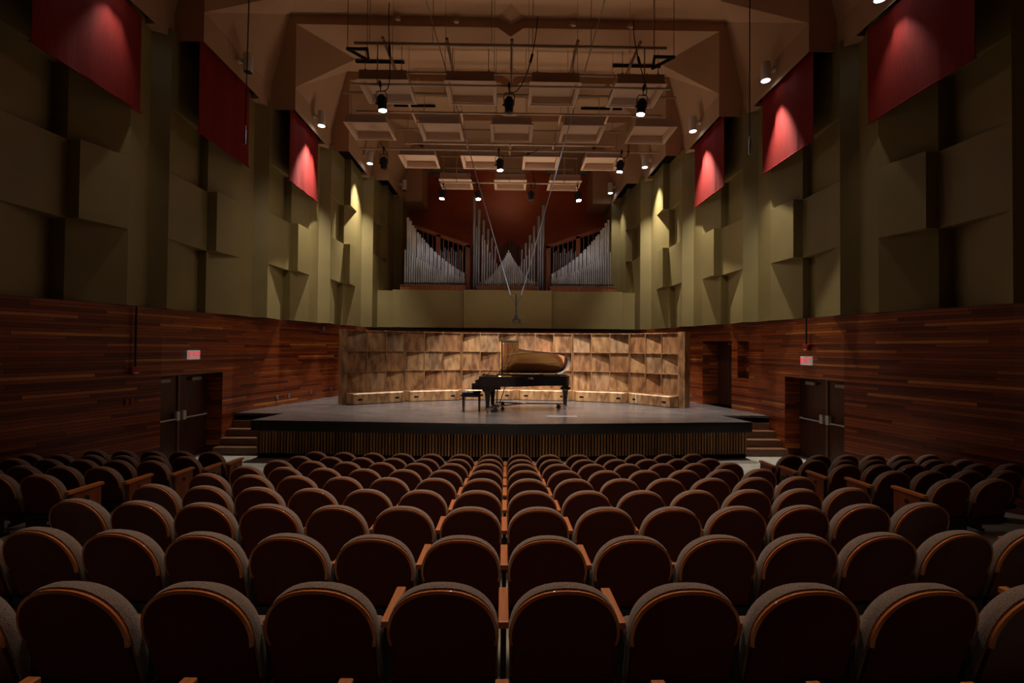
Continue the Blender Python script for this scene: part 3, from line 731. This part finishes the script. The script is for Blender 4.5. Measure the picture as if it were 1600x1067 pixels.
for k in range(26):
    t = (k+.5)/26*2-1; X = 448+260*t; hgt = 700+(1-(1-abs(t))**1.3)*200
    p = cpt(X, hgt+25, 19.78); pipe(og, p.x, 19.78, zb, p.z-.05, .022, M['tin'], .12)
for k in range(14):
    X = 370+k*15; p = cpt(X, 500+abs(k-6.5)*14, 20.9); pipe(og, p.x, 20.9, zb, p.z, .03, M['doorwood'])
mb = MB(); mb.bx(-1.3, 1.3, -.1, -.05, .33, .36); mb.build('pipe_rack', M['black'], og)

# ------------------------------------------------------------ banners and side downlights
ordn = {4: 'nearest', 5: 'second', 6: 'third', 7: 'fourth', 8: 'farthest'}
BN = {4: (7.80, 7.45, 9.68), 5: (7.15, 10.51, 12.58), 6: (6.49, 13.51, 15.58)}
for s, side in ((-1, 'left'), (1, 'right')):
    for i, (X, a, b) in BN.items():
        mb = MB(); n = 16; t = .012; zt_ = ZC-.01 if i == 4 else ZC+.10
        rings = []
        for k in range(n+1):
            y = a+(b-a)*k/n; wv = .02*math.sin(k*1.1)+.012*math.sin(k*2.7)
            rings.append([(wv*.3, y-a, CZ+4.93), (wv+t, y-a, CZ+4.93+.001), (wv+t, y-a, zt_), (wv, y-a, zt_)])
        mb.loft(rings); o = mb.build('banner', M['banner'], smooth=True); o.location = (s*X, a, 0)
        st_ = {(-1, 5): 'unlit dark red', }.get((s, i), 'spotlit red')
        tag(o, '%s cloth banner hanging on the %s wall, %s from the camera' % (st_, side, {4: 'nearest', 5: 'second', 6: 'third'}[i]), 'banner', 'red wall banners')
        mb = MB(); mb.tube((0, -.02, CZ+4.93), (0, b-a+.02, CZ+4.93), .018); mb.build('bottom_bar', M['banner'], o)
# px positions of the cylinders, lit state
DL = [(-1, 4, None, True), (1, 4, None, True), (-1, 5, (381, 88), False), (1, 5, (1198, 102), True), (-1, 6, (502, 181), True), (1, 6, (1083, 190), True),
      (-1, 7, (579, 245), True), (1, 7, (1007, 248), True), (-1, 8, (630, 287), False), (1, 8, (953, 290), True)]
DLX = {4: 7.42, 5: 6.77, 6: 6.06, 7: 5.44, 8: 4.80}; DLY = {4: 8.9, 5: 11.8, 6: 14.75, 7: 17.9, 8: 21.1}
for s, i, pp, on in DL:
    x = s*DLX[i]; y = DLY[i]; zb = CZ+7.10+(.06*(i-5))
    side = 'left' if s < 0 else 'right'
    e = empty('cylinder_downlight', (x, y, zb), 0, '%s white cylinder downlight on the %s ceiling edge, %s from the camera' % ('lit' if on else 'unlit', side, ordn[i]), 'downlight', 'cylinder downlights')
    mb = MB(); mb.lathe([(.10, .01), (.115, .0), (.115, .46), (.10, .48)], n=20); mb.build('housing', M['white'], e, smooth=True)
    mb = MB(); mb.tube((0, 0, -.004), (0, 0, .02), .100, n=20); mb.build('lens', M['lens_soft'] if on else M['black'], e)
    mb = MB(); mb.tube((0, 0, .3), (s*.24, 0, .3), .035, n=10); mb.tube((s*.15, 0, .3), (s*.25, 0, .3), .07, n=14); mb.build('bracket', M['white'], e)
    if on:
        en, sz, tl = {4: (65, 60, 14), 5: (1150, 50, 4), 6: (1500, 62, 3), 7: (1500, 62, 3), 8: (360, 56, 4)}[i]
        tgt = (x+s*8*math.tan(R(tl)), y-.3, zb-8)
        sp = lamp_spot('downlight_lamp', (x, y, zb-.02), tgt, en, sz, 1.0, (1.0, .95, .86), .04)

# ------------------------------------------------------------ hung reflector trays
rows = [(10.4, [-2.91, -.89, 1.09, 3.08]), (12.42, [-3.92, -1.91, .10, 2.1, 4.08]), (14.5, [-2.92, -.92, 1.09, 3.1]), (16.55, [-1.93, .10, 2.12])]
rown = ['first', 'second', 'third', 'farthest']
cn = {3: ['left', 'middle', 'right'], 4: ['far left', 'inner left', 'inner right', 'far right'], 5: ['far left', 'second from left', 'middle', 'second from right', 'far right']}
TZ = CZ+6.18; GZ = CZ+6.98
proto = None
for ri, (d, xs) in enumerate(rows):
    for ci, x in enumerate(xs):
        lab = 'square cream ceiling reflector tray, %s one in the %s hanging row' % (cn[len(xs)][ci], rown[ri])
        if proto is None:
            e = empty('ceiling_reflector', (0, 0, 0)); proto = e
            hw, dp, h, t = .60, 1.08, .22, .045
            mb = MB(); mb.bx(-hw+.05, hw-.05, .05, .09, .0, h); mb.bx(-hw+.05, hw-.05, dp-.09, dp-.05, .0, h); mb.bx(-hw+.05, -hw+.09, .09, dp-.09, 0, h); mb.bx(hw-.09, hw-.05, .09, dp-.09, 0, h)
            mb.build('tray_side', M['tray'], e)
            mb = MB(); mb.bx(-hw, hw, 0, .06, -.03, 0); mb.bx(-hw, hw, dp-.06, dp, -.03, 0); mb.bx(-hw, -hw+.06, .06, dp-.06, -.03, 0); mb.bx(hw-.06, hw, .06, dp-.06, -.03, 0)
            mb.build('lip', M['tray'], e)
            mb = MB(); mb.bx(-hw+.06, hw-.06, .06, dp-.06, h-.04, h-.01); mb.build('reflector_board', M['tray'], e)
            for a in (-1, 1):
                for b in (.12, dp-.12):
                    mb = MB(); mb.tube((a*.42, b, h-.02), (a*.42, b, GZ-TZ), .008, n=5); mb.tube((a*.42, b, h), (a*.42, b, h+.06), .022, n=6); mb.build('hanger', M['pipe_paint'], e)
        else: e = copy_tree(proto)
        e.location = (x, d, TZ); tag(e, lab, 'ceiling panel', 'hanging ceiling reflectors')
# pipe grid
grid = empty('pipe_grid', (AX, 13.9, GZ), 0, 'cream grid of steel pipes hung under the folded ceiling', 'pipe grid')
gl = Vector(grid.location)
for y, hwid in ((10.4, 3.6), (11.5, 3.5), (12.45, 4.6), (13.45, 4.55), (14.5, 3.6), (15.5, 3.6), (16.55, 2.5), (17.6, 2.5)):
    mb = MB(); mb.tube(Vector((AX-hwid, y, GZ))-gl, Vector((AX+hwid, y, GZ))-gl, .032); mb.build('cross_pipe', M['pipe_paint'], grid, smooth=True)
for X in (-2.88, -1.42, .07, 1.58, 3.02):
    mb = MB(); y1 = 17.7 if abs(X) < 2 else 15.6
    mb.tube(Vector((X, 10.3, GZ+.07))-gl, Vector((X, y1, GZ+.07))-gl, .036); mb.build('long_pipe', M['pipe_paint'], grid, smooth=True)
for y in (10.4, 12.45, 14.5, 16.5):
    for X in ((-3.2, -1.75, -.4, .55, 1.9, 3.35) if y != 16.5 else (-1.7, .07, 1.9)):
        mb = MB(); mb.tube(Vector((X, y, GZ))-gl, Vector((X, y, CZ+9.65))-gl, .0075, n=5); mb.build('hanging_rod', M['pipe_paint'], grid)
# lighting battens with fixtures
def fixture_proto():
    e = empty('stage_light', (0, 0, 0))
    mb = MB(); mb.lathe([(.07, .0), (.095, .01), (.095, .22), (.085, .30), (.05, .34)], n=16)
    for k in range(8):
        t = k*math.pi/4; mb.box((.095*math.cos(t), .095*math.sin(t), .2), (.02, .008, .18), Matrix.Rotation(t, 3, 'Z'))
    mb.build('can', M['black'], e, smooth=False)
    mb = MB(); mb.path([(-.115, 0, .16), (-.125, 0, .34), (-.09, 0, .42), (.09, 0, .42), (.125, 0, .34), (.115, 0, .16)], .009); mb.tube((-.10, 0, .16), (-.15, 0, .16), .022); mb.build('yoke', M['black'], e)
    mb = MB(); mb.tube((0, 0, .42), (0, 0, .56), .012); mb.box((0, 0, .58), (.05, .07, .11)); mb.build('clamp', M['black'], e)
    mb = MB(); mb.tube((0, 0, -.012), (0, 0, .012), .085, n=16); mb.build('lens', M['lens_on'], e)
    return e
# px of lens, batten y, lit, aim, energy, cable top px
FX = [((594, 162), 10.35, 'half-lit', (-1.0, 13.6, 1.6), 700, 'front batten, left', (602, 0), 1),
      ((792, 166), 10.35, 'unlit', (0, 14, 1), 0, 'front batten, middle', (836, 20), 0),
      ((1000, 168), 10.35, 'lit', (1.3, 13.6, 1.6), 500, 'front batten, right', (988, 25), 1),
      ((597, 249), 13.62, 'unlit', (0, 14, 1), 0, 'middle batten, left', (592, 220), 0),
      ((779, 255), 13.62, 'lit', (.2, 15.6, 1.6), 1000, 'middle batten, middle', (838, 232), 1),
      ((967, 254), 13.62, 'lit', (3.3, 15.3, 1.6), 1200, 'middle batten, right', (982, 222), 1),
      ((688, 300), 16.4, 'lit', (-3.2, 14.6, 1.2), 650, 'rear batten, far left', (672, 262), 1),
      ((745, 301), 16.4, 'lit', (-1.0, 14.6, 1.2), 650, 'rear batten, second from left', (726, 262), 1),
      ((828, 303), 16.4, 'unlit', (0, 14, 1), 0, 'rear batten, third from left', (830, 262), 0),
      ((903, 303), 16.4, 'lit', (3.0, 14.6, 1.2), 650, 'rear batten, far right', (918, 263), 1)]
for y, x0, x1, z, nm in ((10.35, -3.6, 3.73, CZ+6.0, 'nearest'), (13.62, -4.45, 4.6, CZ+5.95, 'middle'), (16.4, -2.45, 2.65, CZ+5.98, 'farthest')):
    mb = MB(); mb.tube((x0, 0, 0), (x1, 0, 0), .028)
    for X in (x0+.6, .06, x1-.6): mb.tube((X, 0, 0), (X, 0, GZ-z), .014, n=6)
    o = mb.build('lighting_batten', M['pipe_paint'], smooth=True); o.location = (0, y, z)
    tag(o, 'cream horizontal lighting bar carrying black spotlights, %s from the camera' % nm, 'lighting bar', 'lighting bars')
fp = None
for (lx, ly), y, state, aim, en, where, cab, on in FX:
    bz = {10.35: CZ+6.0, 13.62: CZ+5.95, 16.4: CZ+5.98}[y]
    x = (lx-791)/F*y
    if fp is None: e = fixture_proto(); fp = e
    else: e = copy_tree(fp)
    piv = Vector((x, y, bz-.60))
    tilt = R({10.35: 12, 13.62: 10, 16.4: -8}[y]); e.location = piv; e.rotation_euler = (tilt*.6, R(6)*(1 if aim[0] < x else -1)*(.8 if on else 0), 0)
    tag(e, '%s black theatre spotlight hanging from the %s' % (state, where), 'spotlight', 'theatre spotlights')
    if not on:
        for ch in e.children:
            if ch.name.startswith('lens'): ch.data = ch.data.copy(); ch.data.materials.clear(); ch.data.materials.append(M['black'])
    if on:
        if where.startswith('middle batten'): rad = .09
        else: rad = .08
        dirv = (Vector(aim)-piv).normalized()
        lamp_spot('stage_lamp', piv+Vector((0, 0, -.06)), aim, en*1.2, 62, .7, (1.0, .95, .88), .09)
    # power cable looping up from the lamp
    top_ = px(cab[0], cab[1], y-.10); a = Vector((x+.03, y-.10, bz-.2)); mid = Vector(((a.x*2+top_.x)/3+.16, y+.1, a.z+.12))
    mb = MB(); pts = []
    q0 = Vector((top_.x, top_.y, min(top_.z, CZ+9.2)))
    for k in range(13):
        t = k/12; p = a*(1-t)**3+Vector((a.x+.28, a.y, a.z-.08))*3*(1-t)**2*t+Vector((q0.x-.04, q0.y, (a.z+q0.z)/2))*3*(1-t)*t*t+q0*t**3; pts.append(p)
    mb.path(pts, .011, 5); m_ = pts[7]; mb.tube(m_, pts[8], .03, n=6)
    o = mb.build('power_cable', M['black']); tag(o, 'black power cable looping from the %s spotlight' % where.replace(', ', ' '), 'cable', 'spotlight cables')
# black triangular outriggers, vents, small ceiling boxes
for s, x0, side in ((-1, 553, 'left'), (1, 1037, 'right')):
    c = px(x0, 74 if s < 0 else 83, 10.2)
    e = empty('triangle_bracket', c, 0, 'black steel triangle frame hanging at the %s end of the pipe grid' % side, 'bracket')
    mb = MB(); A_, B_, C_ = Vector((-.22, 0, 0)), Vector((.22, 0, 0)), Vector((s*-.13, .42, 0))
    for p, q in ((A_, B_), (B_, C_), (C_, A_)): mb.box((p+q)/2, ((q-p).length+.04, .05, .05), (q-p).to_track_quat('X', 'Z').to_matrix())
    mb.build('frame', M['black'], e)
    for p in (A_, B_): mb = MB(); mb.tube(p, p+Vector((0, 0, CZ+9.62-c.z)), .008, n=5); mb.build('hanging_rod', M['brown'], e)
for j, i in enumerate((6, 7)):
    for s, side in ((-1, 'left'), (1, 'right')):
        d = P0[i][1]+.17+1.93; xo = XF[i]-1.1
        mb = MB(); mb.bx(-.92 if s > 0 else -.0, .0 if s > 0 else .92, 0, .09, 0, .05); mb.bx(-.9 if s > 0 else .02, -.02 if s > 0 else .9, .03, .06, -.01, 0)
        o = mb.build('ceiling_vent', M['void']); o.location = (s*xo, d, CZ+9.70); o.scale = (1.8, 1, 1)
        tag(o, 'long black air slot in the folded ceiling, %s side, %s bay' % (side, 'nearer' if j == 0 else 'farther'), 'vent', 'ceiling air slots')
for k, (x, y, d) in enumerate(((616, 25, 13.35), (708, 28, 13.35), (893, 32, 13.35), (984, 34, 13.35), (648, 123, 16.1), (948, 130, 16.1))):
    p = px(x, y, d); mb = MB(); mb.box((0, 0, 0), (.12, .10, .10)); mb.tube((0, 0, 0), (-.12, .05, .02), .02); o = mb.build('junction_box', M['pipe_paint']); o.location = p
    tag(o, 'small cream box on the dark ceiling step, %s' % ['nearer step far left', 'nearer step inner left', 'nearer step inner right', 'nearer step far right', 'farther step left', 'farther step right'][k], 'box', 'boxes on the ceiling steps')
# microphones
e = empty('hanging_stereo_microphone', px(806, 463, 12.0), 0, 'black stereo microphone bar on a V of bright wires above the stage', 'microphone')
o_ = Vector(e.location)
def rel(x, y, d=12.0): return px(x, y, d)-o_
mb = MB(); mb.tube(rel(796, 460.5), rel(815, 460), .010); mb.build('spreader_bar', M['chrome'], e)
mb = MB(); mb.tube(rel(805.5, 460), rel(806, 478), .022); mb.tube(rel(806, 478), rel(806, 497), .018); mb.box(rel(806, 496), (.10, .08, .10)); mb.build('stem', M['black'], e)
mb = MB(); mb.tube(rel(797, 505.5), rel(806, 503), .014); mb.tube(rel(806, 503), rel(817, 505), .014)
for x in (801.5, 812): mb.tube(rel(x, 503), rel(x, 498.5), .02)
mb.tube(rel(801.5, 499.5), rel(812, 499), .006); mb.build('microphone_pair', M['black'], e)
for a, b, nm in (((797, 461), (657, -14), 'wire'), ((814, 461), (943, -10), 'wire')):
    mb = MB(); mb.tube(rel(*a), rel(*b), .013, n=5); mb.build(nm, M['wire'], e)
for a, b in (((797, 461), (805, 477)), ((814, 461), (806.5, 477))):
    mb = MB(); mb.tube(rel(*a), rel(*b), .005, n=4); mb.build('stay', M['black'], e)
for x, yb, side in ((380.5, 225, 'left'), (1173.5, 237, 'right')):
    d = 9.0; p = px(x, yb, d); e = empty('hanging_microphone', p, 0, 'slim silver microphone hanging on a black cable, %s side of the hall' % side, 'microphone', 'choir microphones')
    mb = MB(); mb.tube((0, 0, 0), (0, 0, .29), .022, n=10); mb.tube((0, 0, .29), (0, 0, .36), .014, n=8); mb.build('capsule', M['steel'], e, smooth=True)
    mb = MB(); mb.tube((0, 0, .35), (.06 if side == 'left' else 0, 0, CZ+9.6-p.z), .011, n=6); mb.build('cable', M['black'], e)

# ------------------------------------------------------------ theatre seats
HW = .246
def out_pts(hw, ztop, zbot, arc=.24, n=20, taper=.97):
    pts = [(-hw*taper, zbot)]
    for k in range(n+1):
        t = math.pi*(1-k/n); c, s_ = math.cos(t), math.sin(t); e = .86
        pts.append((hw*math.copysign(abs(c)**e, c), ztop-arc+arc*abs(s_)**.92))
    pts.append((hw*taper, zbot)); return pts
TILT = math.tan(R(17))
def yb(z, y): return y + (SH-z)*TILT
def seat_proto():
    e = empty('theatre_seat', (0, 0, 0))
    def ring(hw, zt, zb_, y, arc=.24): return [(x, yb(z, y), z) for x, z in out_pts(hw, zt, zb_, arc)]
    zt = SH-.012
    mb = MB(); mb.loft([ring(HW-.020, zt-.022, .27, -.004, .225), ring(HW-.014, zt-.016, .27, -.009, .225), ring(HW-.014, zt-.016, .27, .010, .225)]); mb.build('back_shell', M['shell'], e, smooth=True)
    mb = MB(); rr = [ring(HW-.017, zt-.019, .56, -.0105, .222), ring(HW-.003, zt-.005, .56, -.006, .236), ring(HW-.003, zt-.005, .56, .004, .236), ring(HW-.017, zt-.019, .56, .004, .222)]
    rr.append(rr[0]); n = len(rr[0])
    mb.add([p for q in rr for p in q], [(i*n+k, i*n+k+1, (i+1)*n+k+1, (i+1)*n+k) for i in range(len(rr)-1) for k in range(n-1)]); mb.build('edge_trim', M['rim'], e, smooth=True)
    mb = MB(); mb.loft([ring(HW-.018, zt-.014, .32, .006, .23), ring(HW-.006, zt+.000, .32, .014), ring(HW-.004, zt+.004, .32, .035), ring(HW-.006, zt+.001, .32, .062), ring(HW-.018, zt-.014, .33, .086, .225), ring(HW-.06, zt-.06, .36, .096, .205)]); mb.build('back_cushion', M['fabric'], e, smooth=True)
    # tipped-up seat
    mb = MB(); secs = []
    for x, k in ((-.225, .75), (-.215, .95), (-.19, 1.0), (.19, 1.0), (.215, .95), (.225, .75)):
        c = (.285, .41); pts = []
        for q in range(12):
            t = 2*math.pi*q/12; a = .055*k*math.copysign(abs(math.cos(t))**.6, math.cos(t)); b = .175*k*math.copysign(abs(math.sin(t))**.45, math.sin(t))
            pts.append((x, c[0]+a-b*.16, c[1]+b))
        secs.append(pts)
    mb.loft(secs); mb.build('tip_up_seat', M['fabric'], e, smooth=True)
    mb = MB(); mb.box((-.265, .285, .620), (.048, .30, .032)); mb.build('armrest', M['armwood'], e, bevel=.005)
    mb = MB(); mb.bx(-.278, -.252, .15, .36, .04, .605); mb.bx(-.28, -.25, .12, .42, .0, .04); mb.bx(-.255, .255, .13, .16, .30, .36); mb.build('standard', M['black'], e)
    return e
proto_seat = seat_proto()
def end_parts(e, side, panel=False):
    """extra arm on the right, or the wooden aisle panel"""
    if side > 0:
        mb = MB(); mb.box((.265, .285, .620), (.048, .30, .032)); mb.build('armrest', M['armwood'], e, bevel=.005)
        mb = MB(); mb.bx(.252, .278, .15, .36, .04, .605); mb.bx(.25, .28, .12, .42, 0, .04); mb.build('standard', M['black'], e)
_endmesh = {}
def add_end(e, side, panel, letter):
    key = (side, panel, letter)
    if key not in _endmesh:
        L_ = []
        if side > 0 and not panel:
            mb = MB(); mb.box((.265, .285, .620), (.048, .30, .032)); L_.append(('armrest', mb.build('armrest', M['armwood'], None, bevel=.005)))
            mb = MB(); mb.bx(.252, .278, .15, .36, .04, .605); mb.bx(.25, .28, .12, .42, 0, .04); L_.append(('standard', mb.build('standard', M['black'], None)))
        if panel:
            X = side*.268
            mb = MB(); mb.box((X, .32, .622), (.07, .42, .035)); L_.append(('armrest', mb.build('armrest', M['armwood'], None, bevel=.005)))
            mb = MB(); mb.box((X, .33, .315), (.05, .34, .58)); L_.append(('end_panel', mb.build('end_panel', M['endwood'], None, bevel=.004)))
            xo = X+side*.026
            mb = MB(); mb.tube((xo-side*.005, .32, .51), (xo+side*.012, .32, .51), .026, n=14); mb.tube((xo, .32, .51), (xo+side*.015, .32, .51), .010, n=10); L_.append(('seat_number_disc', mb.build('seat_number_disc', M['black'], None)))
            if letter:
                mb = MB(); mb.box((xo, .42, .40), (.012, .10, .16)); L_.append(('aisle_plate', mb.build('aisle_plate', M['black'], None)))
                mb = MB(); mb.box((xo+side*.007, .42, .39), (.004, .03, .012)); mb.box((xo+side*.007, .42, .40), (.004, .012, .02)); L_.append(('aisle_letter', mb.build('aisle_letter', M['orange'], None)))  # orange letter on the aisle plate, gives no light
        _endmesh[key] = L_
        for n_, o in L_: o.parent = e
        return
    for n_, o in _endmesh[key]:
        c = o.copy(); COL.objects.link(c); c.parent = e
used = False
rowword = ['', 'nearest', 'second nearest', 'third nearest', 'fourth nearest', 'fifth nearest', 'sixth nearest', 'seventh nearest', 'eighth nearest', 'farthest']
ow = ['first', 'second', 'third', 'fourth', 'fifth', 'sixth', 'seventh', 'eighth', 'ninth']
def place(x, d, z, rz):
    global used
    e = proto_seat if not used else copy_tree(proto_seat); used = True
    e.location = (x, d, z); e.rotation_euler = (0, 0, rz); return e
jobs = []
for r, (d, t) in enumerate(zip(ROWD, ROWT)):
    nmax = 4 if r == 0 else (5 if r == 1 else 7)
    for s in (-1, 1):
        for k in range(nmax):
            x = s*(.265+.53*k); sag = x*x/80 if r > 1 else 0
            jobs.append((x, d+sag, t-SH, math.atan(x/34) if r > 1 else x/34, r, s, k, nmax, 'main'))
    if r >= 4:
        for s in (-1, 1):
            k = 0
            while True:
                x = s*(5.02+.268+.53*k - (.08 if s > 0 else 0)); dd = d+.08+.02*k
                if abs(x)+.42 > wx(d) or abs(x)/d*F > 840: break
                jobs.append((x, dd, t-SH, s*.08, r, s, k, 99, 'side')); k += 1
for x, d, z, rz, r, s, k, nmax, blk in jobs:
    e = place(x, d, z, -rz*-1 if False else rz, )
    side = 'left' if s < 0 else 'right'
    if blk == 'main':
        if r == 0: lab = 'theatre seat at the bottom edge, only armrest tip showing, %s %s of centre' % (ow[k], side); grp = 'seats at the bottom edge'
        else: lab = 'brown theatre seat with maroon back, %s %s of centre, in the %s row' % (ow[k], side, rowword[r]); grp = 'theatre seats in the central block'
    else:
        lab = 'maroon-backed theatre seat, %s from aisle in the %s side block, %s row' % (ow[min(k, 8)], side, rowword[r].replace(' nearest', '')+' nearest' if r < 9 else 'farthest'); grp = 'theatre seats in the %s side block' % side
    tag(e, lab, 'theatre seat', grp)
    e['_x'] = 0; del e['_x']
    if blk == 'main' and k == nmax-1 and s > 0: add_end(e, 1, False, 0)
    if blk == 'side' and k == 0: add_end(e, -s, True, r % 2 == 0)
    if blk == 'side' and s < 0 and k != 0: pass
print('seats', len(jobs))
